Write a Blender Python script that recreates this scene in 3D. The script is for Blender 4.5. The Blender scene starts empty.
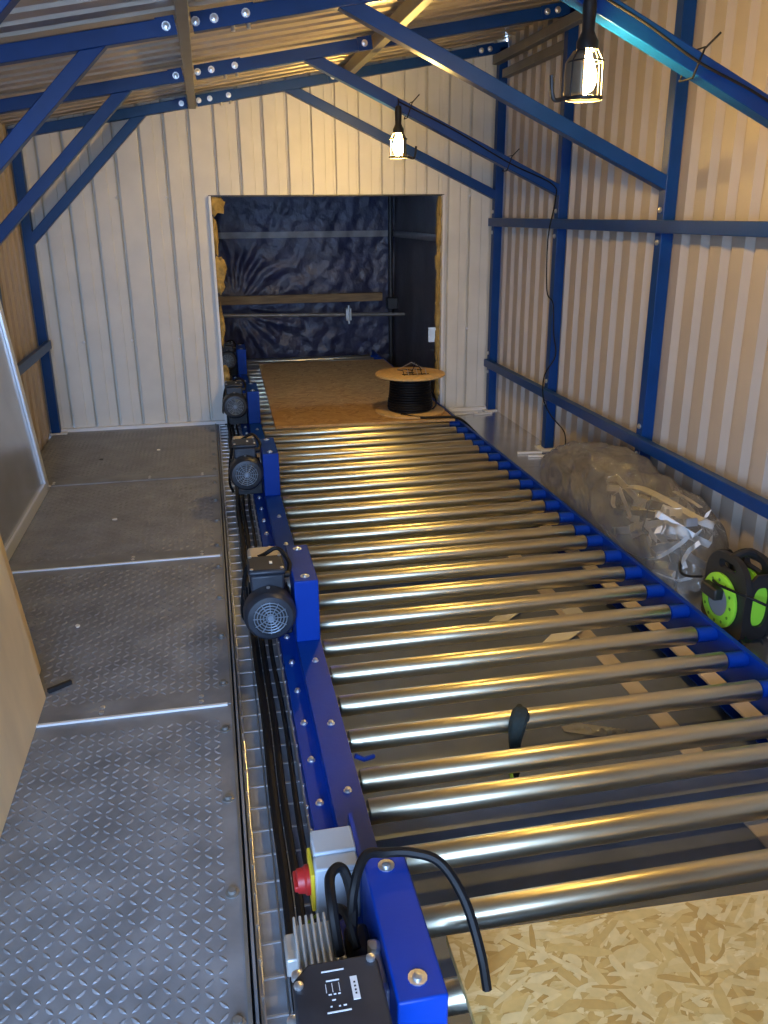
import bpy, math, random
from mathutils import Vector, Matrix, noise
random.seed(7)
SC = bpy.context.scene
COL = SC.collection
PI = math.pi

# ------------------------------------------------------------------ camera
F_PX, YAW, PITCH, ROLL = 838.5, .19732, .34253, .00886
cy_, sy_, cp_, sp_ = math.cos(YAW), math.sin(YAW), math.cos(PITCH), math.sin(PITCH)
fwd = Vector((sy_*cp_, cy_*cp_, -sp_)); rgt = Vector((cy_, -sy_, 0)); dwn = fwd.cross(rgt)
r2 = rgt*math.cos(ROLL) + dwn*math.sin(ROLL); d2 = -rgt*math.sin(ROLL) + dwn*math.cos(ROLL)
cam_d = bpy.data.cameras.new('camera'); cam = bpy.data.objects.new('camera', cam_d); COL.objects.link(cam)
m = Matrix.Identity(4)
for i in range(3):
    m[i][0] = r2[i]; m[i][1] = -d2[i]; m[i][2] = -fwd[i]
m[2][3] = 1.44
cam.matrix_world = m
cam_d.sensor_fit = 'VERTICAL'; cam_d.sensor_height = 32; cam_d.sensor_width = 24
cam_d.lens = F_PX/1024*32; cam_d.clip_start = .02
SC.camera = cam

# ------------------------------------------------------------------ world, daylight through the added doorway, exposure
SKY = 16.0
wd = bpy.data.worlds.new('World'); SC.world = wd; wd.use_nodes = True
bgn = wd.node_tree.nodes['Background']; bgn.inputs[0].default_value = (.40, .61, 1, 1); bgn.inputs[1].default_value = SKY
BULB = 680.0
BULB_COL = (1, .63, .17)
pl = bpy.data.lights.new('doorway_portal', 'AREA'); pl.shape = 'RECTANGLE'; pl.size = 1.25; pl.size_y = 1.9
pl.cycles.is_portal = True
po = bpy.data.objects.new('doorway_portal', pl); COL.objects.link(po)
po.location = (-.45, -.85, .97); po.rotation_euler = (PI/2, 0, 0)
SC.view_settings.view_transform = 'Standard'; SC.view_settings.look = 'None'
SC.view_settings.exposure = 0.68; SC.view_settings.gamma = 1; SC.view_settings.use_curve_mapping = False

# ------------------------------------------------------------------ materials
MATS = {}
def mat(name, col, rough=.5, metal=0., var=0., vscale=8., bump=0., bscale=40., stretch=(1, 1, 1), spec=.5, coat=0.):
    if name in MATS: return MATS[name]
    M = bpy.data.materials.new(name); M.use_nodes = True; nt = M.node_tree; b = nt.nodes['Principled BSDF']
    b.inputs['Base Color'].default_value = (*col, 1); b.inputs['Roughness'].default_value = rough
    b.inputs['Metallic'].default_value = metal; b.inputs['Specular IOR Level'].default_value = spec
    b.inputs['Coat Weight'].default_value = coat
    if var or bump:
        tc = nt.nodes.new('ShaderNodeTexCoord'); mp = nt.nodes.new('ShaderNodeMapping'); mp.inputs['Scale'].default_value = stretch
        nt.links.new(tc.outputs['Object'], mp.inputs[0])
    if var:
        n = nt.nodes.new('ShaderNodeTexNoise'); n.inputs['Scale'].default_value = vscale; n.inputs['Detail'].default_value = 5
        nt.links.new(mp.outputs[0], n.inputs['Vector'])
        r = nt.nodes.new('ShaderNodeValToRGB'); e = r.color_ramp.elements
        e[0].position = .3; e[1].position = .7
        e[0].color = (*[c*(1-var) for c in col], 1); e[1].color = (*[min(1, c*(1+var)) for c in col], 1)
        nt.links.new(n.outputs['Fac'], r.inputs[0]); nt.links.new(r.outputs[0], b.inputs['Base Color'])
        mr = nt.nodes.new('ShaderNodeMapRange'); mr.inputs[3].default_value = rough*.8; mr.inputs[4].default_value = min(1, rough*1.25)
        nt.links.new(n.outputs['Fac'], mr.inputs[0]); nt.links.new(mr.outputs[0], b.inputs['Roughness'])
    if bump:
        n2 = nt.nodes.new('ShaderNodeTexNoise'); n2.inputs['Scale'].default_value = bscale; n2.inputs['Detail'].default_value = 4
        nt.links.new(mp.outputs[0], n2.inputs['Vector'])
        bp = nt.nodes.new('ShaderNodeBump'); bp.inputs['Strength'].default_value = bump; bp.inputs['Distance'].default_value = .01
        nt.links.new(n2.outputs['Fac'], bp.inputs['Height']); nt.links.new(bp.outputs[0], b.inputs['Normal'])
    MATS[name] = M
    return M
def emit(name, col, s):
    M = bpy.data.materials.new(name); M.use_nodes = True; nt = M.node_tree; nt.nodes.clear()
    e = nt.nodes.new('ShaderNodeEmission'); e.inputs[0].default_value = (*col, 1); e.inputs[1].default_value = s
    o = nt.nodes.new('ShaderNodeOutputMaterial'); nt.links.new(e.outputs[0], o.inputs[0]); MATS[name] = M
    return M
def osb(name, cols, scale=1.):
    M = bpy.data.materials.new(name); M.use_nodes = True; nt = M.node_tree; b = nt.nodes['Principled BSDF']
    b.inputs['Roughness'].default_value = .55
    tc = nt.nodes.new('ShaderNodeTexCoord'); last = None
    bumpv = None
    for k, (rz, sx, sy) in enumerate(((.5, 14, 48), (-.7, 16, 42), (1.5, 12, 50), (.1, 20, 66), (1.0, 15, 52))):
        mp = nt.nodes.new('ShaderNodeMapping'); mp.inputs['Rotation'].default_value = (0, 0, rz)
        mp.inputs['Scale'].default_value = (sx*scale, sy*scale, 20*scale); nt.links.new(tc.outputs['Object'], mp.inputs[0])
        wn = nt.nodes.new('ShaderNodeTexNoise'); wn.inputs['Scale'].default_value = 2.0; wn.inputs['Detail'].default_value = 4
        nt.links.new(mp.outputs[0], wn.inputs['Vector'])
        ad = nt.nodes.new('ShaderNodeVectorMath'); ad.operation = 'ADD'
        nt.links.new(mp.outputs[0], ad.inputs[0]); nt.links.new(wn.outputs['Color'], ad.inputs[1])
        v = nt.nodes.new('ShaderNodeTexVoronoi'); v.inputs['Scale'].default_value = 1; nt.links.new(ad.outputs[0], v.inputs['Vector'])
        sep = nt.nodes.new('ShaderNodeSeparateColor'); nt.links.new(v.outputs['Color'], sep.inputs[0])
        gn = nt.nodes.new('ShaderNodeTexNoise'); gn.inputs['Scale'].default_value = 3.5; gn.inputs['Detail'].default_value = 6; nt.links.new(mp.outputs[0], gn.inputs['Vector'])
        ga = nt.nodes.new('ShaderNodeMath'); ga.operation = 'MULTIPLY_ADD'; ga.inputs[1].default_value = .55; nt.links.new(gn.outputs['Fac'], ga.inputs[0])
        gs = nt.nodes.new('ShaderNodeMath'); gs.operation = 'MULTIPLY_ADD'; gs.inputs[1].default_value = .75; gs.inputs[2].default_value = -.14; nt.links.new(sep.outputs[0], gs.inputs[0])
        nt.links.new(gs.outputs[0], ga.inputs[2])
        r = nt.nodes.new('ShaderNodeValToRGB'); r.color_ramp.interpolation = 'LINEAR'
        for i, c in enumerate(cols):
            e = r.color_ramp.elements[i] if i < 2 else r.color_ramp.elements.new(.5)
        for i, c in enumerate(cols):
            r.color_ramp.elements[i].position = i/(len(cols)-1); r.color_ramp.elements[i].color = (*c, 1)
        nt.links.new(ga.outputs[0], r.inputs[0])
        if last is None: last = r.outputs[0]; bumpv = sep.outputs[1]
        else:
            mx = nt.nodes.new('ShaderNodeMix'); mx.data_type = 'RGBA'
            mk = nt.nodes.new('ShaderNodeMath'); mk.operation = 'GREATER_THAN'; mk.inputs[1].default_value = .55
            nt.links.new(sep.outputs[1], mk.inputs[0]); nt.links.new(mk.outputs[0], mx.inputs[0])
            nt.links.new(last, mx.inputs[6]); nt.links.new(r.outputs[0], mx.inputs[7]); last = mx.outputs[2]
    big = nt.nodes.new('ShaderNodeTexNoise'); big.inputs['Scale'].default_value = 5; nt.links.new(tc.outputs['Object'], big.inputs['Vector'])
    hr = nt.nodes.new('ShaderNodeMapRange'); hr.inputs[3].default_value = .75; hr.inputs[4].default_value = 1.2; nt.links.new(big.outputs['Fac'], hr.inputs[0])
    mm = nt.nodes.new('ShaderNodeMix'); mm.data_type = 'RGBA'; mm.blend_type = 'MULTIPLY'; mm.inputs[0].default_value = 1
    nt.links.new(last, mm.inputs[6]); nt.links.new(hr.outputs[0], mm.inputs[7])
    nt.links.new(mm.outputs[2], b.inputs['Base Color'])
    bp = nt.nodes.new('ShaderNodeBump'); bp.inputs['Strength'].default_value = .25; bp.inputs['Distance'].default_value = .004
    nt.links.new(bumpv, bp.inputs['Height']); nt.links.new(bp.outputs[0], b.inputs['Normal'])
    MATS[name] = M
    return M

BLUE = mat('blue_paint', (.001, .041, .19), .38, 0, .12, 6, .05, 60, spec=.35)
BLUE2 = mat('rail_blue_paint', (.0005, .038, .31), .42, 0, .12, 5, .05, 60, spec=.25)
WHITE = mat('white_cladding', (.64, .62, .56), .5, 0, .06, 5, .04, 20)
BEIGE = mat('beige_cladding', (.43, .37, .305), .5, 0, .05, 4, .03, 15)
ROOFM = mat('galvanised_roof', (.50, .43, .34), .36, .4, .12, 5, .06, 14)
GALV = mat('galvanised_steel', (.60, .62, .64), .33, .9, .18, 14, .05, 30)
GALVS = mat('galvanised_sheet', (.62, .63, .64), .22, .9, .12, 6, .03, 12)
GREYB = mat('grey_purlin_steel', (.22, .215, .2), .45, .5, .15, 8)
PLATE = mat('grey_tread_plate', (.245, .26, .285), .5, .3, .25, 7, .06, 60)
ROLLER = mat('zinc_roller', (.80, .73, .53), .32, 1, .04, 4)
BOLT = mat('bolt_zinc', (.78, .79, .8), .3, .9)
BLACK = mat('black_cable', (.006, .006, .007), .55, spec=.25)
BLKP = mat('black_plastic', (.012, .012, .013), .45, 0, .15, 20)
MOTOR = mat('motor_paint', (.022, .028, .04), .42, .15, .2, 15)
MOTG = mat('motor_grille', (.22, .27, .33), .4, .5)
ALU = mat('cast_aluminium', (.50, .50, .48), .45, .6, .15, 20)
BEIGEM = mat('beige_gearbox', (.55, .50, .42), .5, .2, .1, 20)
GREYP = mat('grey_plastic', (.42, .48, .54), .45)
RED = mat('red_plastic', (.45, .02, .02), .4)
YEL = mat('yellow_plastic', (.75, .55, .03), .45)
GREEN = mat('lime_plastic', (.30, .68, .04), .42)
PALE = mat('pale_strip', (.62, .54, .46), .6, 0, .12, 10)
UNDER = mat('under_floor_steel', (.20, .235, .32), .4, .25, .25, 3, .05, 20)
DARKST = mat('dark_steel', (.03, .032, .036), .45, .4, .2, 10)
TARP = mat('blue_tarp', (.026, .030, .075), .36, 0, .3, 6, .55, 34, spec=.5)
TARPB = mat('tarp_band', (.22, .21, .21), .4, 0, .2, 10, .3, 20)
TARPR = mat('grey_tarp', (.085, .08, .085), .35, 0, .3, 5, .5, 10)
WOOL = mat('mineral_wool', (.36, .25, .08), .95, 0, .35, 25, .6, 60)
PLANK = mat('rough_plank', (.20, .13, .06), .7, 0, .3, 6, .2, 40, (1, 8, 8))
WHT = mat('white_paint', (.74, .74, .73), .45, 0, .05, 10)
GLOVE = mat('dark_glove', (.02, .03, .028), .9, 0, .3, 30, .5, 80)
PAPER = mat('pale_card', (.88, .87, .83), .7, 0, .06, 10)
PLYW = mat('chipboard', (.80, .66, .42), .6, 0, .14, 5, .05, 50, (1, 1, .4))
SPOOLW = mat('spool_chipboard', (.62, .40, .15), .6, 0, .2, 40)
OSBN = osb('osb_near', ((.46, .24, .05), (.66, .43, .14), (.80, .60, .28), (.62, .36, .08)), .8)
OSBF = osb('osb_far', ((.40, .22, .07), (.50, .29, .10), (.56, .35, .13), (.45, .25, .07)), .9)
GROUNDM = mat('ground', (.2, .19, .18), .9, 0, .2, 3)
def plastic_film(name, tint, opac):
    M = bpy.data.materials.new(name); M.use_nodes = True; nt = M.node_tree; nt.nodes.clear()
    o = nt.nodes.new('ShaderNodeOutputMaterial'); tr = nt.nodes.new('ShaderNodeBsdfTransparent'); tr.inputs[0].default_value = (.99, .985, .97, 1)
    tl = nt.nodes.new('ShaderNodeBsdfTranslucent'); tl.inputs[0].default_value = (*tint, 1); mt_ = nt.nodes.new('ShaderNodeMixShader'); mt_.inputs[0].default_value = .5
    df = nt.nodes.new('ShaderNodeBsdfDiffuse'); df.inputs[0].default_value = (*tint, 1)
    gl = nt.nodes.new('ShaderNodeBsdfGlossy'); gl.inputs['Roughness'].default_value = .09
    tc = nt.nodes.new('ShaderNodeTexCoord'); n = nt.nodes.new('ShaderNodeTexNoise'); n.inputs['Scale'].default_value = 9; n.inputs['Detail'].default_value = 6
    nt.links.new(tc.outputs['Object'], n.inputs['Vector'])
    bp = nt.nodes.new('ShaderNodeBump'); bp.inputs['Strength'].default_value = .75; bp.inputs['Distance'].default_value = .025
    nt.links.new(n.outputs['Fac'], bp.inputs['Height'])
    nt.links.new(bp.outputs[0], gl.inputs['Normal']); nt.links.new(bp.outputs[0], df.inputs['Normal'])
    lw = nt.nodes.new('ShaderNodeFresnel'); lw.inputs['IOR'].default_value = 1.6; nt.links.new(bp.outputs[0], lw.inputs['Normal'])
    m1 = nt.nodes.new('ShaderNodeMixShader'); m1.inputs[0].default_value = opac
    m2 = nt.nodes.new('ShaderNodeMixShader')
    nt.links.new(df.outputs[0], mt_.inputs[1]); nt.links.new(tl.outputs[0], mt_.inputs[2])
    nt.links.new(tr.outputs[0], m1.inputs[1]); nt.links.new(mt_.outputs[0], m1.inputs[2])
    nt.links.new(lw.outputs[0], m2.inputs[0]); nt.links.new(m1.outputs[0], m2.inputs[1]); nt.links.new(gl.outputs[0], m2.inputs[2])
    nt.links.new(m2.outputs[0], o.inputs[0]); MATS[name] = M
    return M
FILM = plastic_film('clear_film', (.88, .84, .75), .24)
BULBM = emit('bulb_glow', BULB_COL, BULB)

# ------------------------------------------------------------------ helpers
WL = {}
def wloc(o): return WL.get(o, Vector((0, 0, 0)))
class MB:
    def __init__(s): s.v = []; s.f = []
    def add(s, vs, fs):
        k = len(s.v); s.v += [tuple(q) for q in vs]; s.f += [tuple(i+k for i in f) for f in fs]; return s
    def box(s, x0, x1, y0, y1, z0, z1):
        return s.add([(x, y, z) for z in (z0, z1) for y in (y0, y1) for x in (x0, x1)],
                     [(0, 2, 3, 1), (4, 5, 7, 6), (0, 1, 5, 4), (2, 6, 7, 3), (0, 4, 6, 2), (1, 3, 7, 5)])
    def bar(s, p0, p1, w, h, up=(0, 0, 1)):
        p0 = Vector(p0); p1 = Vector(p1); d = (p1-p0).normalized(); u = Vector(up)
        a = d.cross(u)
        if a.length < 1e-4: a = d.cross(Vector((0, 1, 0)))
        a.normalize(); b = a.cross(d).normalized()
        vs = [p + a*(i*w/2) + b*(j*h/2) for p in (p0, p1) for j in (-1, 1) for i in (-1, 1)]
        return s.add(vs, [(0, 1, 3, 2), (4, 6, 7, 5), (0, 4, 5, 1), (2, 3, 7, 6), (0, 2, 6, 4), (1, 5, 7, 3)])
    def tube(s, path, r, n=8, caps=True, radii=None):
        P = [Vector(q) for q in path]; prev = None; rings = []
        for i, p in enumerate(P):
            d = (P[min(i+1, len(P)-1)] - P[max(i-1, 0)]).normalized()
            if prev is None:
                a = d.orthogonal().normalized()
            else:
                a = (prev - d*prev.dot(d));  a = a.normalized() if a.length > 1e-6 else d.orthogonal().normalized()
            prev = a; b = d.cross(a); rr = radii[i] if radii else r
            rings.append([p + a*(rr*math.cos(2*PI*k/n)) + b*(rr*math.sin(2*PI*k/n)) for k in range(n)])
        vs = [q for R in rings for q in R]; fs = []
        for i in range(len(P)-1):
            for k in range(n):
                fs.append((i*n+k, i*n+(k+1) % n, (i+1)*n+(k+1) % n, (i+1)*n+k))
        if caps: fs += [tuple(range(n-1, -1, -1)), tuple((len(P)-1)*n+k for k in range(n))]
        return s.add(vs, fs)
    def cyl(s, p0, p1, r, n=16): return s.tube([p0, p1], r, n)
    def lathe(s, prof, o, ax='z', n=24, caps=True):
        o = Vector(o); vs = []; fs = []
        for (r, t) in prof:
            for k in range(n):
                c, q = r*math.cos(2*PI*k/n), r*math.sin(2*PI*k/n)
                vs.append(o + {'z': Vector((c, q, t)), 'y': Vector((c, t, q)), 'x': Vector((t, c, q))}[ax])
        for i in range(len(prof)-1):
            for k in range(n): fs.append((i*n+k, i*n+(k+1) % n, (i+1)*n+(k+1) % n, (i+1)*n+k))
        if caps:
            fs.append(tuple(range(n-1, -1, -1))); fs.append(tuple((len(prof)-1)*n+k for k in range(n)))
        return s.add(vs, fs)
    def prism(s, poly, p0, p1, plane='xz'):
        # closed polygon extruded between two values of the remaining axis
        n = len(poly)
        def mk(a, b, t): return {'xz': (a, t, b), 'yz': (t, a, b), 'xy': (a, b, t)}[plane]
        vs = [mk(a, b, p0) for a, b in poly] + [mk(a, b, p1) for a, b in poly]
        fs = [tuple(range(n-1, -1, -1)), tuple(range(n, 2*n))] + [(i, (i+1) % n, n+(i+1) % n, n+i) for i in range(n)]
        return s.add(vs, fs)
    def grid(s, fn, nu, nv):
        vs = [fn(i/nu, j/nv) for j in range(nv+1) for i in range(nu+1)]
        return s.add(vs, [(j*(nu+1)+i, j*(nu+1)+i+1, (j+1)*(nu+1)+i+1, (j+1)*(nu+1)+i) for j in range(nv) for i in range(nu)])
    def build(s, name, material, parent=None, bevel=0, solid=0, smooth=35):
        me = bpy.data.meshes.new(name); off = wloc(parent) if parent else Vector((0, 0, 0))
        me.from_pydata([tuple(Vector(q)-off) for q in s.v], [], s.f); me.update()
        import bmesh
        bm = bmesh.new(); bm.from_mesh(me); bmesh.ops.recalc_face_normals(bm, faces=bm.faces); bm.to_mesh(me); bm.free()
        if smooth:
            me.polygons.foreach_set('use_smooth', [True]*len(me.polygons)); me.set_sharp_from_angle(angle=math.radians(smooth))
        me.materials.append(material)
        o = bpy.data.objects.new(name, me); COL.objects.link(o)
        if parent: o.parent = parent; WL[o] = off.copy()
        if solid:
            q = o.modifiers.new('thickness', 'SOLIDIFY'); q.thickness = solid; q.offset = 0
        if bevel:
            q = o.modifiers.new('bevel', 'BEVEL'); q.width = bevel; q.segments = 2; q.limit_method = 'ANGLE'
        return o
def tag(o, label=None, cat=None, group=None, kind=None):
    if label: o['label'] = label
    if cat: o['category'] = cat
    if group: o['group'] = group
    if kind: o['kind'] = kind
    return o
def thing(name, label, cat, loc, group=None):
    o = bpy.data.objects.new(name, None); COL.objects.link(o); o.location = loc; o.empty_display_size = .1
    WL[o] = Vector(loc); tag(o, label, cat, group)
    return o
def copy_tree(o, parent=None, loc=None):
    c = o.copy(); COL.objects.link(c); c.parent = parent
    if loc is not None: c.location = loc
    WL[c] = Vector(loc) if loc is not None else (wloc(parent) if parent else wloc(o))
    for ch in list(o.children): copy_tree(ch, c)
    return c
def arc(p, n=8): return p
def spline(pts, n=8):
    P = [Vector(q) for q in pts]; P = [P[0]*2-P[1]] + P + [P[-1]*2-P[-2]]; out = []
    for i in range(1, len(P)-2):
        for k in range(n):
            t = k/n; a, b, c, d = P[i-1:i+3]
            out.append(.5*((2*b) + (c-a)*t + (2*a-5*b+4*c-d)*t*t + (3*b-a-3*c+d)*t*t*t))
    out.append(P[-2]); return out

# ------------------------------------------------------------------ dimensions
YB = 6.13            # back wall
ZU = -.20            # lower floor
XR, XL = 2.10, -1.165
Y0 = -.84            # near end, closed by the added wall
def raf(x): return 2.12 + .175*(x+.02)      # rafter axis height
def roofz(x): return raf(x) + .05
PITCH_R = .16
def profile(u0, u1, depth, phase=0., pan=.088, flank=.012):
    """(u, d) points of a trapezoid sheet: d = 0 on the pan (towards the room), depth in the groove"""
    pts = []; k = math.floor((u0-phase)/PITCH_R)-1
    while True:
        a = phase + k*PITCH_R
        pts += [(a, 0), (a+pan, 0), (a+pan+flank, depth), (a+PITCH_R-flank, depth)]
        if a > u1: break
        k += 1
    def ev(u):
        for (a, da), (b, db) in zip(pts, pts[1:]):
            if a <= u <= b: return da + (db-da)*((u-a)/(b-a) if b > a else 0)
        return 0
    r = [(u0, ev(u0))] + [q for q in pts if u0 < q[0] < u1] + [(u1, ev(u1))]
    return r

# ------------------------------------------------------------------ the shell
def empty_struct(name):
    o = bpy.data.objects.new(name, None); COL.objects.link(o); o['kind'] = 'structure'; WL[o] = Vector((0, 0, 0)); return o

wall_back = empty_struct('wall_back')
OPX0, OPX1, OPZ = .053, 1.668, 1.556
def back_sheet(x0, x1, zb):
    b = MB(); pr = profile(x0, x1, .030, .018-.06, .138, .006)
    st_ = []
    for (xa, da), (xb, db) in zip(pr, pr[1:]):
        st_.append((xa, da))
        if da == 0 and db == 0 and xb-xa > .1: st_ += [(xa+.078, 0), (xa+.084, .005), (xb-.001, .005)]
    st_.append(pr[-1]); pr = st_
    vs = []
    for x, d in pr:
        vs += [(x, YB+d, zb), (x, YB+d, roofz(x)+.03)]
    b.add(vs, [(2*i, 2*i+2, 2*i+3, 2*i+1) for i in range(len(pr)-1)])
    return b.build('cladding_sheet', WHITE, wall_back, solid=.0015, smooth=0)
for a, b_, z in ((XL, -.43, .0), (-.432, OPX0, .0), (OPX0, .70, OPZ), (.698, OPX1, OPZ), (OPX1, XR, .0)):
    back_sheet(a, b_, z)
tr = MB().box(XL, OPX0-.01, YB-.035, YB+.0, 0, .022); tr.build('base_flashing', WHT, wall_back)
tr = MB().box(OPX1+.01, XR, YB-.035, YB+.0, 0, .022); tr.build('base_flashing', WHT, wall_back)
for x in (-.88, -.56, -.24, 1.86):
    for z in (.62, 1.55): MB().lathe([(.009, 0), (.009, -.006), (.004, -.009)], (x+.01, YB-.001, z), 'y', 8).build('screw', BOLT, wall_back)
# jambs of the opening: edge flashings
MB().box(OPX0-.012, OPX0+.004, YB-.03, YB+.06, 0, OPZ).build('opening_jamb', WHT, wall_back)
MB().box(OPX1-.004, OPX1+.012, YB-.03, YB+.06, 0, OPZ).build('opening_jamb', WHT, wall_back)
MB().box(OPX0-.012, OPX1+.012, YB-.004, YB+.06, OPZ-.004, OPZ+.006).build('opening_head', DARKST, wall_back)
# torn mineral wool showing at the edges of the opening
def wool(x, z, w, h, seed):
    b = MB(); r = random.Random(seed)
    def fn(u, v):
        th = 2*PI*u; ph = PI*v
        p = Vector((math.sin(ph)*math.cos(th), math.sin(ph)*math.sin(th), math.cos(ph)))
        k = 1 + .45*noise.noise(p*2.2 + Vector((seed, 0, 0))) + .25*noise.noise(p*6 + Vector((0, seed, 0)))
        return (x + p.x*w*k, YB+.035 + p.y*.035*k, z + p.z*h*k)
    b.grid(fn, 18, 12); return b.build('wool_tuft', WOOL, wall_back, smooth=60)
for i, (x, z, w, h) in enumerate(((.085, 1.50, .055, .06), (.08, 1.08, .045, .08), (.072, .98, .035, .06), (.07, .35, .03, .06), (.066, 1.30, .02, .12), (.068, .7, .02, .13),
        (1.655, 1.46, .018, .1), (1.655, 1.30, .022, .12), (1.65, 1.1, .02, .1), (1.655, .9, .02, .12), (1.655, .72, .022, .1), (1.655, .5, .02, .12), (1.655, .3, .02, .1), (1.655, .16, .018, .07))):
    wool(x, z, w, h, i+3)

wall_right = empty_struct('wall_right')
def side_sheet(y0, y1, X, sgn, zt, mt, par, phase):
    pr = profile(y0, y1, .036, phase, .082, .014); b = MB(); vs = []
    for y, d in pr: vs += [(X+sgn*d, y, ZU-.05), (X+sgn*d, y, zt)]
    b.add(vs, [(2*i, 2*i+2, 2*i+3, 2*i+1) for i in range(len(pr)-1)])
    return b.build('cladding_sheet', mt, par, solid=.0015, smooth=0)
y = Y0
while y < YB:
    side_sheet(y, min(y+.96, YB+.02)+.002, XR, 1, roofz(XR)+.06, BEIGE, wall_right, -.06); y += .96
wall_left = empty_struct('wall_left')
y = Y0
while y < YB:
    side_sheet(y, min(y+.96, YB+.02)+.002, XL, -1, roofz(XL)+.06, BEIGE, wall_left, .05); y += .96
# unseen near end wall, added with a doorway to confine the daylight
wall_near_added = empty_struct('wall_near_added')
for (xa, xb, za, zb) in ((XL-.05, -1.08, -.2, 2.0), (.18, XR+.05, -.2, 2.6), (-1.08, .18, 1.93, 2.6)):
    MB().box(xa, xb, -.86, -.80, za, zb).build('added_wall_panel', WHITE, wall_near_added)
# roof
ceil = empty_struct('ceiling')
y = Y0
while y < YB:
    y1 = min(y+.96, YB+.03)
    pr = profile(y, y1+.002, .028, .02); b = MB(); vs = []
    for yy, d in pr:
        for x in (XL-.08, XR+.08): vs.append((x, yy, roofz(x)+.005+d))
    b.add(vs, [(2*i, 2*i+1, 2*i+3, 2*i+2) for i in range(len(pr)-1)])
    b.build('roof_sheet', ROOFM, ceil, solid=.0015, smooth=0); y += .96

# lower floor slab under conveyor and tray, ground outside
ZU = -.20
MB().box(XL-.05, XR+.1, Y0, 9.3, ZU-.06, ZU).build('floor', UNDER)['kind'] = 'structure'
fl = bpy.data.objects['floor']
MB().box(1.375, 1.445, .0, 6.1, ZU, ZU+.004).build('floor_pale_strip', PALE, fl)  # flat pale strip running lengthwise on the lower floor
MB().box(-8, 8, -9, Y0, ZU-.3, ZU-.06).build('ground', GROUNDM)['kind'] = 'structure'

# walkway of tread plates
WX0, WX1 = XL+.02, -.03
walk = empty_struct('floor_walkway')
MB().box(WX0, WX1, Y0, YB, ZU, -.012).build('support_deck', DARKST, walk)
PL = 1.245
YJ = [6.11, 4.805, 3.56, 2.325, 1.08, -.165]       # far edges of plates
YE = [4.805, 3.56, 2.325, 1.08, -.165, Y0]
plate_me = tread_me = None
for k, yj in enumerate(YJ):
    y0, y1 = YE[k], yj
    p = MB().box(WX0, WX1, y0+.003, y1-.003, -.012, 0).build('tread_plate', PLATE, walk)
    if tread_me is None:
        t = MB(); s = .0275; nx = int((WX1-WX0-.03)/s); ny = int((PL-.12)/s)
        for i in range(nx):
            for j in range(ny):
                cx = WX0+.012+s*(i+.5); cyy = .07+s*(j+.5)
                a = PI/4 if (i+j) % 2 == 0 else -PI/4; L, w, h = .0132, .0044, .0024
                ca, sa = math.cos(a), math.sin(a)
                q = [(-L, 0, 0), (-L*.3, -w, 0), (L*.3, -w, 0), (L, 0, 0), (L*.3, w, 0), (-L*.3, w, 0), (-L*.62, 0, h), (L*.62, 0, h)]
                vs = [(cx+u*ca-v*sa, cyy+u*sa+v*ca, z) for u, v, z in q]
                t.add(vs, [(0, 1, 6), (1, 2, 7, 6), (2, 3, 7), (3, 4, 7), (4, 5, 6, 7), (5, 0, 6)])
        to = t.build('tread_pattern', PLATE, None, smooth=0); tread_me = to.data
    else:
        to = bpy.data.objects.new('tread_pattern', tread_me); COL.objects.link(to)
    to.parent = p; to.location = (0, y1-PL, 0); to['kind'] = 'stuff'
    # smooth joint strip with bright lip and screws on the near side of each joint (far edge of the nearer plate)
    if k:
        MB().box(WX0, WX1, y1-.006, y1+.085, 0, .003).build('joint_strip', PLATE, walk)
        lw = .004 if k == 1 else .010
        MB().box(WX0+.02, WX1-.01, y1-.006-lw, y1-.006, 0, .004 if k == 1 else .007).build('joint_lip', PLATE if k == 1 else WHT, walk)
        for x in (-.95, -.42, -.12):
            for yy in (y1+.02, y1+.05): MB().lathe([(.008, 0), (.008, .003), (.004, .005)], (x, yy, .003), 'z', 8).build('screw', BOLT, walk)
    for yy in (y0+.12, y0+.45, y0+.78, y0+1.1):
        MB().lathe([(.016, 0), (.016, .003), (.009, .004), (.009, .012), (.0, .012)], (WX1-.02, yy, 0), 'z', 10, False).build('edge_bolt', GREYB, walk)
MB().box(WX1-.0, WX1+.008, Y0, YB, ZU, .006).build('edge_angle', GREYB, walk)
MB().box(WX1+.014, WX1+.020, Y0, YB, ZU, .0).build('edge_angle', PLATE, walk)

# right hand floor strip of galvanised sheet
strip = empty_struct('floor_strip')
for y0, y1 in ((Y0, .9), (.9, 2.1), (2.1, 3.3), (3.3, 4.55), (4.55, YB)):
    MB().box(1.672, XR, y0+.002, y1-.002, -.008, 0).build('floor_sheet', GALVS, strip)
MB().box(1.70, XR, Y0, YB, ZU, -.008).build('support_deck', DARKST, strip)

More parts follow.
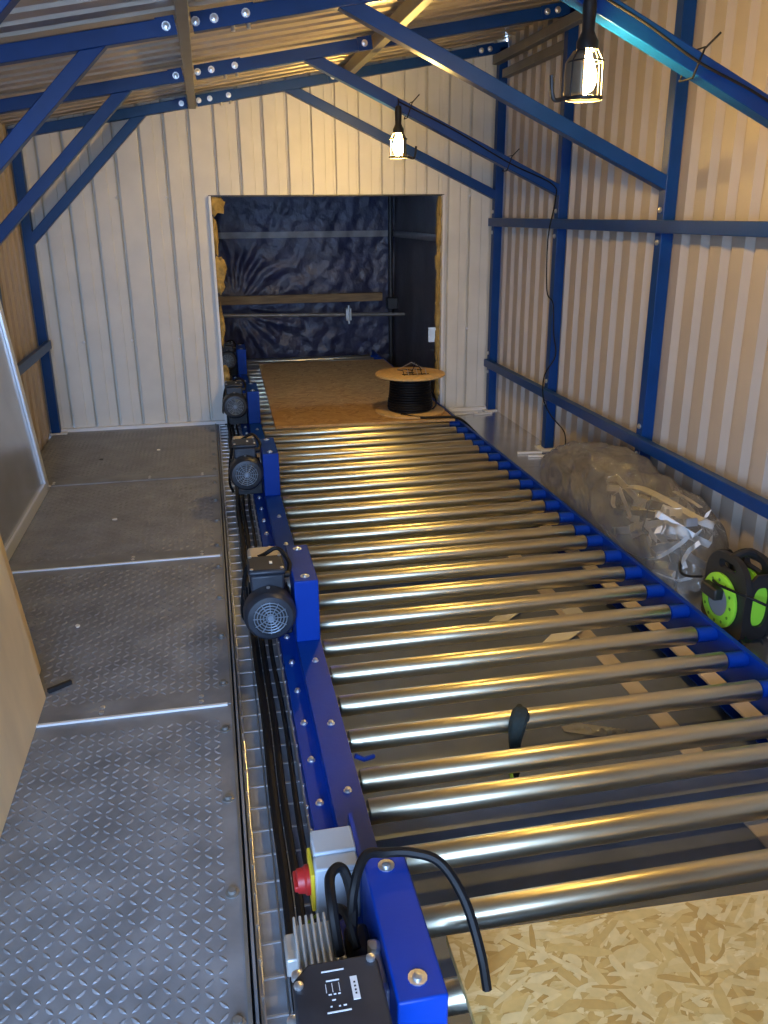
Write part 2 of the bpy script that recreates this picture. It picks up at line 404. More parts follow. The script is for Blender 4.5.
# ------------------------------------------------------------------ portal frames
FY = [6.085, 4.925, 3.71, 2.49]
def make_frame():
    f = thing('portal_frame', 'x', 'steel frame', (0, FY[0], 0)); y = FY[0]; S = .06
    def rb(xa, xb): return MB().bar((xa, y, raf(xa)), (xb, y, raf(xb)), S, S, (0, 0, 1))
    p = MB().box(2.032, 2.092, y-.03, y+.03, .008, raf(2.06)).build('post', BLUE, f, .003)
    MB().box(2.0, 2.098, y-.06, y+.06, 0, .008).build('base_plate', WHT, p)
    for z in (1.372+.07, 1.372-.07, .368+.07, .368-.07):
        MB().lathe([(.013, 0), (.013, -.006), (.006, -.010)], (2.032, y, z), 'x', 10).build('bolt', BOLT, p)
    p = MB().box(-1.155, -1.095, y-.03, y+.03, .008, raf(-1.12)).build('post', BLUE, f, .003)
    MB().box(-1.16, -1.05, y-.05, y+.05, 0, .008).build('base_plate', WHT, p)
    rb(-1.155, -.05).build('rafter', BLUE, f, .003)
    rb(.012, .935).build('rafter', BLUE, f, .003)
    rb(1.005, 2.09).build('rafter', BLUE, f, .003)
    # splice plates with bolts beside the ridge beam and the purlin
    for xa, xb, bx in ((.012, .25, (.025, .095, .215)), (-.12, -.05, (-.085,)), (.86, .935, (.895,)), (1.87, 1.99, (1.90, 1.96))):
        pl_ = MB().bar((xa, y-.034, raf(xa)), (xb, y-.034, raf(xb)), .006, .066).build('splice_plate', BLUE, f)
        for x in bx:
            MB().lathe([(.017, 0), (.017, -.004), (.011, -.004), (.011, -.010), (.005, -.012)], (x, y-.037, raf(x)), 'y', 10).build('bolt', BOLT, pl_)
        if len(bx) == 3:
            for x in (.165, .225): MB().cyl((x, y-.01, raf(x)-.03), (x, y-.01, raf(x)-.05), .008, 8).build('bolt', BOLT, pl_)
    for (xa, za, xb, zb_, xp) in ((2.035, 1.555, .62, 2.205, 2.034), (-1.098, 1.30, -.345, 2.045, -1.097)):
        d = Vector((xb-xa, zb_-za)).normalized(); nn = Vector((-d.y, d.x)); pts = []
        for sg in (-1, 1):
            o = Vector((xa, za)) + nn*sg*S*.48
            t0 = (xp-o.x)/d.x; t1 = (raf(0)-.0305+.175*o.x-o.y)/(d.y-.175*d.x)
            pts.append((o+d*t0, o+d*t1))
        MB().prism([tuple(pts[0][0]), tuple(pts[0][1]), tuple(pts[1][1]), tuple(pts[1][0])], y-S/2, y+S/2).build('knee_brace', BLUE, f, .003)
    return f
fr = make_frame(); frames = [fr] + [copy_tree(fr, None, (0, yy, 0)) for yy in FY[1:]]
for o, l in zip(frames, ('blue steel portal frame standing against the white back wall', 'second blue steel portal frame from the back wall, lamp hanging from its brace',
                         'third blue steel portal frame from the back wall, between the two lamps', 'nearest blue portal frame, its brace crossing the top right corner')):
    tag(o, l, 'steel frame', 'blue portal frames carrying the roof')
# longitudinal members
def longi(name, x, z, w, h, mt, label, cat, y0=Y0+.02, y1=YB-.01):
    return tag(MB().box(x-w/2, x+w/2, y0, y1, z-h/2, z+h/2).build(name, mt, bevel=.003), label, cat)
longi('roof_beam', -.02, raf(-.02), .045, .07, GREYB, 'narrow grey steel roof beam at the bolted joints of the rafters', 'beam')
longi('roof_beam', .97, raf(.97), .045, .07, GREYB, 'grey steel roof purlin crossing between ridge joint and right wall', 'beam')
longi('eaves_beam', 2.005, raf(2.005)-.075, .05, .055, GREYB, 'grey steel eaves beam along the top of the right wall', 'beam', Y0+.02, YB-.08)
g1 = longi('wall_girt', 2.016, 1.372, .04, .055, BLUE, 'upper blue horizontal rail along the right wall', 'rail', Y0+.02, 6.085)
g2 = longi('wall_girt', 2.016, .368, .04, .055, BLUE, 'lower blue horizontal rail along the right wall', 'rail', Y0+.02, 6.085)
g3 = longi('wall_girt', -1.078, .63, .03, .055, BLUE, 'blue horizontal rail low on the left wall', 'rail', Y0+.02, 6.0)
for o in (g1, g2, g3): o['group'] = 'blue wall rails'
# ceiling bracing angle in right eaves corner
tag(MB().bar((2.06, 6.0, raf(2.06)-.17), (2.06, 4.95, raf(2.06)-.17), .05, .05).build('eaves_tie', GREYB), 'short grey tie under the eaves beam between the two far right posts', 'tie')

# ------------------------------------------------------------------ the chamber behind the opening
ch = thing('tarp_enclosure', 'dark blue plastic tarpaulin hung behind the wall opening', 'tarpaulin', (1, 9.0, ZU))
def tarp_back(u, v):
    x = -.35+2.3*u; z = ZU+(2.04)*v
    w = .03*noise.noise(Vector((x*2.2+z*.8, z*1.1, 3))) + .012*noise.noise(Vector((x*9-z*4, z*6, 7))) + .008*noise.noise(Vector((x*17+z*6, z*14, 2)))
    r = math.hypot(x-.25, z-.55); th = math.atan2(z-.55, x-.25)
    w += .010*math.sin(th*19+3*noise.noise(Vector((x*3, z*3, 1))))*math.exp(-((r-.45)/.35)**2)
    return (x, 9.0+w, z)
MB().grid(tarp_back, 120, 120).build('back_sheet', TARP, ch, smooth=60)
def tarp_right(u, v):
    y = 6.2+2.85*u; z = ZU+2.04*v
    return (1.93+.03*noise.noise(Vector((y*2, z*1.2, 9)))+.012*math.sin(y*9+z), y, z)
MB().grid(tarp_right, 40, 24).build('side_sheet', TARPR, ch, smooth=60)
MB().grid(lambda u, v: (-.3+.03*noise.noise(Vector((u*5, v*3, 1))), 6.2+2.85*u, ZU+2.04*v), 20, 12).build('side_sheet', TARP, ch, smooth=60)
MB().grid(lambda u, v: (-.35+2.35*u, 6.2+2.85*v, 1.86+.02*noise.noise(Vector((u*5, v*5, 2)))), 16, 16).build('roof_sheet', TARP, ch, smooth=60)
def band(u, v):
    x = -.2+2.1*u; z = 1.21+.06*v
    q = tarp_back((x+.35)/2.3, (z-ZU)/2.04); return (q[0], q[1]-.012, q[2])
MB().grid(band, 60, 3).build('seam_band', TARPB, ch, smooth=60)
MB().grid(lambda u, v: (1.895, 6.6+2.3*u, 1.21+.06*v), 6, 2).build('seam_band', TARPB, ch, solid=.004, smooth=60)
tag(MB().box(.0, 1.72, 8.58, 8.62, .60, .68).build('timber_plank', PLANK, bevel=.003), 'rough brown timber plank lying across the tarpaulin enclosure', 'plank')
pp = thing('scaffold_tube', 'galvanised scaffold tube with a clamp below the plank', 'tube', (.0, 8.58, .49))
MB().tube([(.0, 8.56, .505), (1.95, 8.56, .462)], .018, 12).build('tube', GREYB, pp)
MB().box(1.33, 1.39, 8.52, 8.60, .42, .54).build('clamp', GALV, pp, .006)
MB().cyl((1.36, 8.51, .39), (1.36, 8.51, .57), .01, 8).build('clamp_bolt', BOLT, pp)
post = thing('scaffold_post', 'dark upright at the corner of the tarpaulin enclosure', 'post', (1.84, 8.75, ZU))
MB().cyl((1.84, 8.75, ZU), (1.84, 8.75, 1.82), .025, 12).build('tube', DARKST, post)
MB().box(1.79, 1.9, 8.66, 8.76, .5, .62).build('coupler', DARKST, post, .01)
tag(MB().box(1.80, 1.885, 7.0, 7.02, .40, .52).build('paper_note', PAPER), 'small pale card on the right side of the enclosure', 'card')

# ------------------------------------------------------------------ roller conveyor
conv = thing('roller_conveyor', 'long blue driven conveyor of shiny zinc rollers between walkway and right wall', 'conveyor', (.95, 3.6, ZU))
CY0, CY1 = .2, 8.9
ZT = .06
lr = MB()
lr.prism([(.285, ZT), (.285, ZT-.02), (.280, ZT-.02), (.280, ZT-.005), (.211, ZT-.005), (.211, .008), (.160, .008), (.160, -.15), (.23, -.15), (.23, -.155), (.155, -.155), (.155, .013), (.206, .013), (.206, ZT)], CY0, CY1)
lr = lr.build('side_rail', BLUE2, conv)
rr = MB()
rr.prism([(1.655, ZT), (1.672, ZT), (1.672, -.155), (1.60, -.155), (1.60, -.15), (1.662, -.15), (1.662, ZT-.006), (1.655, ZT-.006)], CY0, CY1)
rr = rr.build('side_rail', BLUE2, conv)
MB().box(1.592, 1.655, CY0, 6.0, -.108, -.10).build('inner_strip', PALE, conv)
MB().box(1.645, 1.662, CY0, 6.0, -.15, -.108).build('strip_ledge', BLUE2, conv)
bolt_me = None
def rail_bolt(x, y, z, par):
    global bolt_me
    if bolt_me is None:
        o = MB().lathe([(.011, 0), (.011, .002), (.0075, .002), (.0075, .009), (.003, .011)], (0, 0, 0), 'z', 10).build('bolt', BOLT); bolt_me = o.data
    else:
        o = bpy.data.objects.new('bolt', bolt_me); COL.objects.link(o)
    o.parent = par; q = wloc(par); o.location = (x-q.x, y-q.y, z-q.z)
RY = []
for base in (1.701-8*.183, 1.822, 1.822+1.6, 1.822+3.2, 1.822+4.8, 1.822+6.4):
    RY += [base+.183*k for k in range(9)]
RY = [q for q in RY if .5 < q < 8.75]
roll = MB().lathe([(.010, .284), (.010, .293), (.030, .294), (.032, .297), (.032, 1.579), (.030, 1.583), (.010, 1.583), (.010, 1.592)], (0, RY[0], .028), 'x', 28)
ro = roll.build('roller', ROLLER, conv)
hub = MB().lathe([(.016, 1.584), (.016, 1.590), (.027, 1.590), (.027, 1.66)], (0, RY[0], .028), 'x', 20).build('bearing_housing', BLUE2, ro)
hub2 = MB().lathe([(.022, .21), (.022, .286)], (0, RY[0], .028), 'x', 14).build('bearing_housing', DARKST, ro)
rolls = [ro]
for q in RY[1:]:
    c = ro.copy(); COL.objects.link(c); c.parent = conv; c.location = (0, q-RY[0], 0)
    for hh in (hub, hub2):
        d = hh.copy(); COL.objects.link(d); d.parent = c
for i, q in enumerate(RY):
    rail_bolt(.180, q-.045, .013, lr)
    if i % 2 == 0: rail_bolt(.25, q+.05, ZT, lr)
# cross members
for yy in (1.0, 1.76, 3.36, 4.95, 6.55, 8.1):
    MB().box(.24, 1.655, yy-.03, yy+.03, -.15, -.09).build('cross_member', UNDER, conv)

# chain guards: thing per section
guard_y = [.945, 2.56, 4.17, 5.80, 7.75]
def make_guard(y0, y1):
    b = MB()
    b.prism([(y0, ZT), (y0, .286), (y1, .286), (y1, ZT)], .203, .286, 'yz')
    return b
gd = thing('chain_guard', 'x', 'chain guard', (.245, guard_y[1], ZT))
MB().prism([(guard_y[1], ZT), (guard_y[1], .286), (guard_y[1]+.33, .286), (guard_y[1]+.33, ZT)], .204, .286, 'yz').build('cover', BLUE2, gd, .004)
for yy in (guard_y[1]+.04, guard_y[1]+.29):
    MB().lathe([(.016, 0), (.016, .002), (.008, .002), (.008, .006), (.003, .008)], (.245, yy, .286), 'z', 12).build('screw', BOLT, gd)
guards = [gd] + [copy_tree(gd, None, (.245, q, ZT)) for q in (guard_y[0], guard_y[2], guard_y[3], guard_y[4])]
for o, l in zip(guards, ('blue sheet chain guard beside the middle motor', 'nearest blue chain guard, a black cable arching over it',
                         'blue chain guard beside the third motor along the rail', 'blue chain guard at the foot of the back wall opening', 'farthest blue chain guard inside the tarpaulin enclosure')):
    tag(o, l, 'chain guard', 'blue chain guards on the left rail')

# ------------------------------------------------------------------ gear motors (origin at the fan end, on the rail ledge)
MX, MZ = .118, .188
def make_motor(yf):
    t = thing('gear_motor', 'x', 'motor', (MX, yf, .013))
    # finned body
    b = MB().lathe([(.070, yf+.07), (.073, yf+.08), (.073, yf+.205), (.064, yf+.215)], (MX, 0, MZ), 'y', 32)
    for k in range(28):
        a = 2*PI*k/28
        if .35*PI < a < .65*PI: continue
        p = Vector((MX+.072*math.cos(a), yf+.082, MZ+.072*math.sin(a))); q = p+Vector((0, .12, 0))
        b.bar(p, q, .004, .018, (math.cos(a), 0, math.sin(a)))
    b.build('motor_body', MOTOR, t)
    fc = MB().lathe([(.058, yf+.004), (.074, yf+.006), (.084, yf+.018), (.087, yf+.032), (.087, yf+.075), (.083, yf+.078), (.080, yf+.078)], (MX, 0, MZ), 'y', 36, False).build('fan_cover', MOTOR, t)
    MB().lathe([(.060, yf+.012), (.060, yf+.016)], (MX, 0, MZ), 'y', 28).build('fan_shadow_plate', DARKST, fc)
    g = MB()
    for r in (.014, .024, .034, .044, .054):
        g.tube([(MX+r*math.cos(2*PI*k/24), yf+.006, MZ+r*math.sin(2*PI*k/24)) for k in range(25)], .0020, 5, False)
    for k in range(12):
        a = 2*PI*k/12; g.bar((MX+.008*math.cos(a), yf+.006, MZ+.008*math.sin(a)), (MX+.058*math.cos(a), yf+.006, MZ+.058*math.sin(a)), .0025, .003, (0, 1, 0))
    g.lathe([(.010, yf+.003), (.010, yf+.008)], (MX, 0, MZ), 'y', 12)
    g.build('grille', MOTG, fc)
    for k in range(3):
        a = PI/2+2*PI*k/3; MB().lathe([(.006, 0), (.006, .004)], (MX+.087*math.cos(a), yf+.055, MZ+.087*math.sin(a)), 'z', 8).build('screw', BOLT, fc)
    # terminal box
    zb = MZ+.066
    tb = MB().box(MX-.056, MX+.056, yf+.075, yf+.20, zb, zb+.058).build('terminal_box', MOTOR, t, .008)
    ld = MB().box(MX-.062, MX+.062, yf+.07, yf+.205, zb+.058, zb+.078).build('lid', MOTOR, tb, .009)
    for sx in (-1, 1):
        for sy in (0, 1):
            MB().lathe([(.006, 0), (.006, .004), (.003, .005)], (MX+sx*.050, yf+.082+sy*.11, zb+.078), 'z', 8).build('screw', BOLT, tb)
    MB().box(MX+.012, MX+.022, yf+.125, yf+.145, zb+.078, zb+.0795).build('rating_sticker', PAPER, tb)
    # gear housing behind, reaching to the chain guard
    gh = MB().box(MX-.055, MX+.060, yf+.212, yf+.34, MZ-.085, MZ+.125).build('gear_housing', BEIGEM, t, .012)
    MB().lathe([(.05, MX+.06), (.05, MX+.086)], (0, yf+.27, MZ-.01), 'x', 20).build('output_flange', ALU, gh)
    MB().box(MX-.045, MX+.085, yf+.22, yf+.32, .014, MZ-.08).build('foot', DARKST, t, .004)
    MB().lathe([(.012, MX+.054), (.012, MX+.072), (.009, MX+.08)], (0, yf+.14, zb+.028), 'x', 12).build('cable_gland', BLKP, tb)
    # cable: out of the gland, back over the gear housing and down to the tray
    MB().tube(spline([(MX+.075, yf+.14, zb+.028), (MX+.082, yf+.18, zb+.055), (MX+.05, yf+.225, zb+.09), (MX+.005, yf+.235, zb+.07), (MX-.06, yf+.29, zb+.0), (MX-.085, yf+.36, .06), (MX-.07, yf+.42, -.03)]), .0075, 8).build('cable', BLACK, t)
    return t
motor_y = [2.50, 4.14, 5.78, 7.75]
m0 = make_motor(motor_y[0])
motors = [m0] + [copy_tree(m0, None, (MX, q, .013)) for q in motor_y[1:]]
for o, l in zip(motors, ('dark finned gear motor in the middle of the left rail, fan grille towards the viewer', 'dark gear motor, next one beyond the middle motor towards the back wall',
                         'dark gear motor standing in the back wall opening', 'farthest dark gear motor inside the tarpaulin enclosure')):
    tag(o, l, 'motor', 'gear motors along the left rail')

# nearest motor: bigger terminal box with printed lid, finned grey gearbox
nm = thing('gear_motor', 'nearest motor with a printed charcoal terminal box and finned grey gear housing', 'motor', (.11, .78, .013), 'gear motors along the left rail')
b = MB().lathe([(.02, .70), (.075, .705), (.085, .72), (.085, .80), (.074, .805), (.074, 1.06), (.06, 1.07)], (.112, 0, .135), 'y', 32)
b.build('motor_body', MOTOR, nm)
tb = MB().box(.056, .180, .88, 1.03, .19, .285).build('terminal_box', MOTOR, nm, .01)
ld = MB().prism([(.046, .875), (.188, .875), (.188, 1.022), (.178, 1.036), (.074, 1.036), (.046, 1.006)], .285, .300, 'xy').build('lid', MOTOR, tb, .005)
WPR = mat('white_print', (.7, .72, .75), .6)
zz = .3004
pr = MB()
for x0, x1, yy, w in ((.094, .130, 1.014, .0022), (.099, .120, .996, .002), (.100, .105, .971, .0018), (.108, .112, .971, .0018), (.115, .119, .971, .0018), (.104, .110, .961, .0018),
                      (.100, .103, .950, .0018), (.113, .116, .949, .0018), (.120, .125, .949, .0018), (.094, .131, .940, .0022)):
    pr.box(x0, x1, yy-w/2, yy+w/2, zz-.0006, zz+.0006)
for x in (.097, .107, .118): pr.box(x, x+.0010, .975, .991, zz-.0006, zz+.0002)
pr.build('printed_markings', WPR, tb)
st = MB().box(.137, .148, .955, .997, zz-.0006, zz+.0008).build('label_sticker', WHT, tb)
tx = MB()
for yy in (.964, .970, .977, .984): tx.box(.1412, .1442, yy, yy+.003, zz+.0006, zz+.0012)
tx.build('sticker_print', DARKST, tb)
for x, yy in ((.056, .885), (.056, .995), (.178, .885), (.176, 1.024)):
    MB().lathe([(.0075, 0), (.0075, .006), (.004, .008)], (x, yy, .299), 'z', 10).build('screw', BOLT, tb)
gh = MB().box(.066, .150, 1.065, 1.21, .05, .205)
for k in range(8): gh.box(.064+.011*k, .069+.011*k, 1.06, 1.215, .05, .222)
gh = gh.build('gear_housing', mat('pale_cast_alloy', (.58, .60, .60), .5, .3), nm, .002)
MB().box(.045, .066, 1.13, 1.19, .17, .21).build('lug', ALU, nm, .004)
MB().box(.155, .2, 1.02, 1.2, .05, .2).build('gear_foot', DARKST, nm, .01)
MB().box(.185, .203, 1.0, 1.11, .16, .25).build('bracket', GALV, nm, .003)
for q in ((.195, 1.09, .25), (.19, 1.005, .25), (.06, 1.075, .23), (.045, 1.0, .22)): MB().lathe([(.011, -.005), (.011, .007), (.006, .010)], q, 'z', 8).build('bolt', BOLT, nm)

# isolator switch
iso = thing('isolator_switch', 'grey isolator box with red rotary knob on a yellow plate', 'switch', (.162, 1.37, .10))
MB().box(.118, .206, 1.305, 1.345, .10, .235).build('enclosure_front', GREYP, iso, .004)
MB().box(.120, .206, 1.345, 1.415, .10, .240).build('enclosure', GREYP, iso, .004)
yp = MB().box(.110, .118, 1.315, 1.395, .125, .215).build('yellow_plate', YEL, iso, .002)
kn = MB().lathe([(.030, .110), (.030, .103), (.026, .099), (.024, .086), (.020, .084)], (0, 1.355, .17), 'x', 20).build('rotary_knob', RED, iso)
MB().box(.078, .090, 1.331, 1.379, .163, .177).build('knob_grip', RED, kn, .003)
for x, y, z in ((.19, 1.303, .22), (.13, 1.303, .115)): MB().lathe([(.005, 0), (.005, -.003)], (x, y, z), 'y', 8).build('screw', GREYP, iso)
MB().box(.206, .214, 1.29, 1.45, .013, .24).build('mounting_plate', BLUE2, iso)
MB().tube(spline([(.118, 1.31, .12), (.10, 1.29, .125), (.095, 1.28, .11), (.11, 1.27, .10)]), .003, 6).build('earth_wire', mat('earth_wire', (.3, .42, .03), .5), iso)

# loose thick cables near the front
def cable(pts, r, label, n=8, mt=None, grp=None, name='cable'):
    return tag(MB().tube(spline(pts, n), r, 8).build(name, mt or BLACK), label, 'cable', grp)
cable([(.165, 1.16, .20), (.175, 1.19, .28), (.205, 1.235, .315), (.245, 1.245, .308), (.295, 1.238, .305), (.345, 1.215, .292), (.378, 1.165, .245), (.395, 1.115, .17), (.402, 1.09, .105)], .0095, 'black cable arching over the nearest chain guard, cut end on the chipboard')
cable([(.135, 1.10, .235), (.130, 1.14, .30), (.135, 1.20, .315), (.16, 1.22, .31), (.172, 1.19, .27), (.165, 1.15, .21)], .0095, 'short loop of black cable behind the printed terminal box')
cable([(.15, 1.30, .115), (.155, 1.26, .16), (.148, 1.22, .22), (.16, 1.18, .24), (.17, 1.13, .21)], .0085, 'black cable running from the grey isolator box to the nearest motor')

# ------------------------------------------------------------------ wire basket cable tray
tray = thing('cable_tray', 'galvanised wire basket cable tray between walkway and blue rail', 'cable tray', (.08, 3.5, -.06))
TX0, TX1, TZ = .002, .148, -.055
wire_y = 8.6
for x, z in ((TX0, -.005), (TX0, TZ), (.05, TZ), (.10, TZ), (TX1, TZ), (TX1, -.005), (TX1, -.03)):
    MB().tube([(x, .1, z), (x, wire_y, z)], .0028, 6).build('long_wire', GALV, tray)
yy = .62
rg = MB().tube([(TX0-.002, yy, .0), (TX0, yy, TZ-.002), (TX1, yy, TZ-.002), (TX1+.002, yy, .0)], .0034, 6).build('rung', BOLT, tray)
for k in range(1, 88):
    c = rg.copy(); COL.objects.link(c); c.parent = tray; c.location = (0, .09*k, 0)
MB().box(TX0-.008, TX1+.005, .1, 8.5, -.090, -.084).build('tray_support', mat('tray_zinc', (.42, .45, .50), .5, .2, .15, 9), tray)
def run(x, z, r, label, amp, seed, y0=.3, y1=8.4):
    pts = []
    n = int((y1-y0)/.12)
    for i in range(n+1):
        q = y0+(y1-y0)*i/n
        pts.append((x+amp*noise.noise(Vector((q*1.7, seed, 0))), q, z+amp*.4*noise.noise(Vector((q*2, seed, 5)))))
    return tag(MB().tube(spline(pts, 3), r, 8).build('power_cable', BLACK), label, 'cable', 'black cables lying in the wire tray')
run(.070, -.036, .013, 'thick black cable in the wire tray, left of the pair', .012, 1.3)
run(.096, -.040, .010, 'black cable in the wire tray against the thick one', .012, 1.3)
run(.128, -.038, .008, 'thin black cable in the wire tray nearest the blue rail', .014, 4.1)

# ------------------------------------------------------------------ OSB boards on the rollers
def strand(col_lo, col_mid, col_hi, name):
    M = bpy.data.materials.new(name); M.use_nodes = True; nt = M.node_tree; b = nt.nodes['Principled BSDF']; b.inputs['Roughness'].default_value = .55
    g = nt.nodes.new('ShaderNodeNewGeometry'); r = nt.nodes.new('ShaderNodeValToRGB'); e = r.color_ramp.elements
    e[0].color = (*col_lo, 1); e[1].color = (*col_hi, 1); q = e.new(.45); q.color = (*col_mid, 1)
    tc = nt.nodes.new('ShaderNodeTexCoord'); n = nt.nodes.new('ShaderNodeTexNoise'); n.inputs['Scale'].default_value = 45; n.inputs['Detail'].default_value = 4
    nt.links.new(tc.outputs['Object'], n.inputs['Vector'])
    mr = nt.nodes.new('ShaderNodeMapRange'); mr.inputs[3].default_value = .8; mr.inputs[4].default_value = 1.15; nt.links.new(n.outputs['Fac'], mr.inputs[0])
    mx = nt.nodes.new('ShaderNodeMix'); mx.data_type = 'RGBA'; mx.blend_type = 'MULTIPLY'; mx.inputs[0].default_value = 1
    nt.links.new(g.outputs['Random Per Island'], r.inputs[0]); nt.links.new(r.outputs[0], mx.inputs[6]); nt.links.new(mr.outputs[0], mx.inputs[7])
    nt.links.new(mx.outputs[2], b.inputs['Base Color']); return M
def flakes(x0, x1, y0, y1, z, n, seed, mt, par, inset=None):
    r = random.Random(seed); b = MB()
    for i in range(n):
        cx, cy = r.uniform(x0, x1), r.uniform(y0, y1); a = r.gauss(.35, .75); L = r.uniform(.018, .055); w = r.uniform(.004, .013)
        zz_ = z + .0009*i/n
        ca, sa = math.cos(a), math.sin(a); q = [(-L, -w*r.uniform(.2, .9)), (-L*.3, -w), (L*.4, -w*r.uniform(.7, 1.1)), (L, -w*r.uniform(0, .7)), (L*r.uniform(.7, 1), w*.6), (L*.2, w), (-L*.5, w*r.uniform(.7, 1.1)), (-L*r.uniform(.8, 1.05), w*.4)]
        q = [(cx+u*ca-v*sa, cy+u*sa+v*ca) for u, v in q]
        if any(not (x0 < u < x1 and y0 < v < (inset(u) if inset else y1)) for u, v in q): continue
        b.add([(u, v, zz_) for u, v in q], [tuple(range(8))])
    o = b.build('wood_strands', mt, par, smooth=0); o['kind'] = 'stuff'; return o
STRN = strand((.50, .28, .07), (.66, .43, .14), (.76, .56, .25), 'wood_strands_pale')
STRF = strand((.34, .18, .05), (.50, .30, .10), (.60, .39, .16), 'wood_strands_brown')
ob = tag(MB().prism([(.366, .53), (1.60, .50), (1.60, 1.200), (.368, 1.247)], .061, .079, 'xy').build('osb_board', OSBN, bevel=.0015), 'golden oriented strand board lying on the nearest rollers', 'board', 'strand boards on the rollers')
flakes(.37, 1.598, .55, 1.25, .0790, 2600, 5, STRN, ob, lambda u: 1.246-.0381*(u-.368))
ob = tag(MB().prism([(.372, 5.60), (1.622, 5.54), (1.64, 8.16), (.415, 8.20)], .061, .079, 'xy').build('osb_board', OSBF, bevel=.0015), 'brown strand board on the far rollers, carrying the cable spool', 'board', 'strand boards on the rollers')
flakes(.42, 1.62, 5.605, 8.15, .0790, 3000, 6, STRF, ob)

# ------------------------------------------------------------------ cable spool
SX, SY, SZ = 1.365, 5.83, .0802
sp = thing('cable_spool', 'round wooden cable spool wound with black cable on the far board', 'spool', (SX, SY, SZ))
fl_b = MB().lathe([(.245, SZ), (.25, SZ+.003), (.25, SZ+.013), (.245, SZ+.016)], (SX, SY, 0), 'z', 48).build('bottom_flange', SPOOLW, sp)
fl_t = MB().lathe([(.03, .345), (.245, .345), (.25, .348), (.25, .359), (.245, .362), (.03, .362)], (SX, SY, 0), 'z', 48, False).build('top_flange', SPOOLW, sp)
MB().lathe([(.12, SZ+.016), (.12, .345)], (SX, SY, 0), 'z', 32).build('drum', SPOOLW, sp)
prof = []
z = SZ+.018
R0 = [.160, .164, .164, .162, .160, .156, .154, .152, .150, .149, .148, .148, .147, .147]
k = 0
while z < .34:
    r = R0[min(k, len(R0)-1)]; prof += [(r-.006, z), (r, z+.005), (r, z+.012), (r-.006, z+.017)]; z += .018; k += 1
MB().lathe(prof, (SX, SY, 0), 'z', 48).build('wound_cable', BLACK, sp)
MB().tube(spline([(SX+.15, SY-.08, .11), (SX+.2, SY+.02, .12), (SX+.21, SY+.12, .16), (SX+.16, SY+.14, .24)]), .006, 6).build('loose_turn', BLACK, sp)
cable([(SX-.10, SY-.15, .10), (SX+.0, SY-.235, .09), (SX+.14, SY-.262, .088), (SX+.235, SY-.28, .090), (1.665, 5.50, .073), (1.70, 5.30, .03), (1.69, 5.1, .012)], .009, 'black cable end trailing from the spool over the right rail')
cr = thing('wire_rack', 'small bent wire rack lying on top of the cable spool', 'wire rack', (SX, SY, .362))
for k in range(6):
    x = SX-.07+.032*k
    MB().tube([(x, SY-.12, .368), (x+.01, SY-.03, .385+.01*(k % 2)), (x-.005, SY+.08, .372)], .003, 6).build('wire', GALV if k % 2 else BLACK, cr)
MB().tube([(SX-.08, SY-.10, .37), (SX+.11, SY-.11, .37)], .003, 6).build('wire', BLACK, cr)
MB().tube([(SX-.08, SY+.05, .38), (SX+.03, SY+.09, .42), (SX+.12, SY+.06, .375)], .003, 6).build('wire', GALV, cr)
MB().tube([(SX+.02, SY+.02, .37), (SX+.05, SY+.03, .43), (SX+.08, SY-.02, .38)], .003, 6).build('wire', BLACK, cr)

# ------------------------------------------------------------------ clear bag of brackets
BAGH = [(2.70, .03), (2.76, .16), (2.86, .29), (3.0, .35), (3.25, .36), (3.6, .375), (3.85, .34), (4.1, .27), (4.3, .20), (4.45, .12), (4.55, .02)]
def bag_h(y):
    for (a, ha), (b, hb) in zip(BAGH, BAGH[1:]):
        if a <= y <= b: t = (y-a)/(b-a); t = t*t*(3-2*t); return ha+(hb-ha)*t
    return .02
def bag_fn(u, v):
    y = 2.70 + 1.85*u; a = -.10*PI + 1.20*PI*v; c, q = math.cos(a), math.sin(a)
    h = bag_h(y); e = min(1, h/.2)
    far = max(0, (y-3.6)/.9)
    x0, x1 = 1.684+.14*far**1.5, 2.012-.01*far
    p = Vector((c*1.3, y*2.4, q*1.3))
    ridge = 1-abs(noise.noise(p*1.7+Vector((3, 0, 1))))*2
    k = .93 + .06*ridge + .12*noise.noise(p*1.1) + .03*noise.noise(p*4.5+Vector((4, 1, 2)))
    cx, w = (x0+x1)/2, (x1-x0)/2*(.45+.55*e)
    sx = math.copysign(abs(c)**.75, c)
    x = cx - w*sx*min(1.05, k+.06); z = max(.004, .02 + (h-.02)*k*(abs(q)**.8 if q > 0 else -.1))
    yy = y + .03*noise.noise(Vector((c*3, q*3, 8)))
    return (min(2.022, max(1.678, x)), yy, z)
bag = MB().grid(bag_fn, 110, 56).build('plastic_bag', FILM, smooth=80)
def fold_fn(k):
    def f(u, v):
        x, y, z = bag_fn(.40+.5*u, .12+.76*v); n = noise.noise(Vector((x*9, y*5, z*9+k*7)))
        c = .80-.16*k+.16*n
        return (1.87+(x-1.87)*c, y, .01+z*c)
    return f
for k in range(2): MB().grid(fold_fn(k), 60, 30).build('folded_film', FILM, bag, smooth=80)
tag(bag, 'crumpled clear plastic bag of metal brackets by the right wall', 'bag')
BWHT = mat('bright_white_coat', (.9, .9, .9), .4)
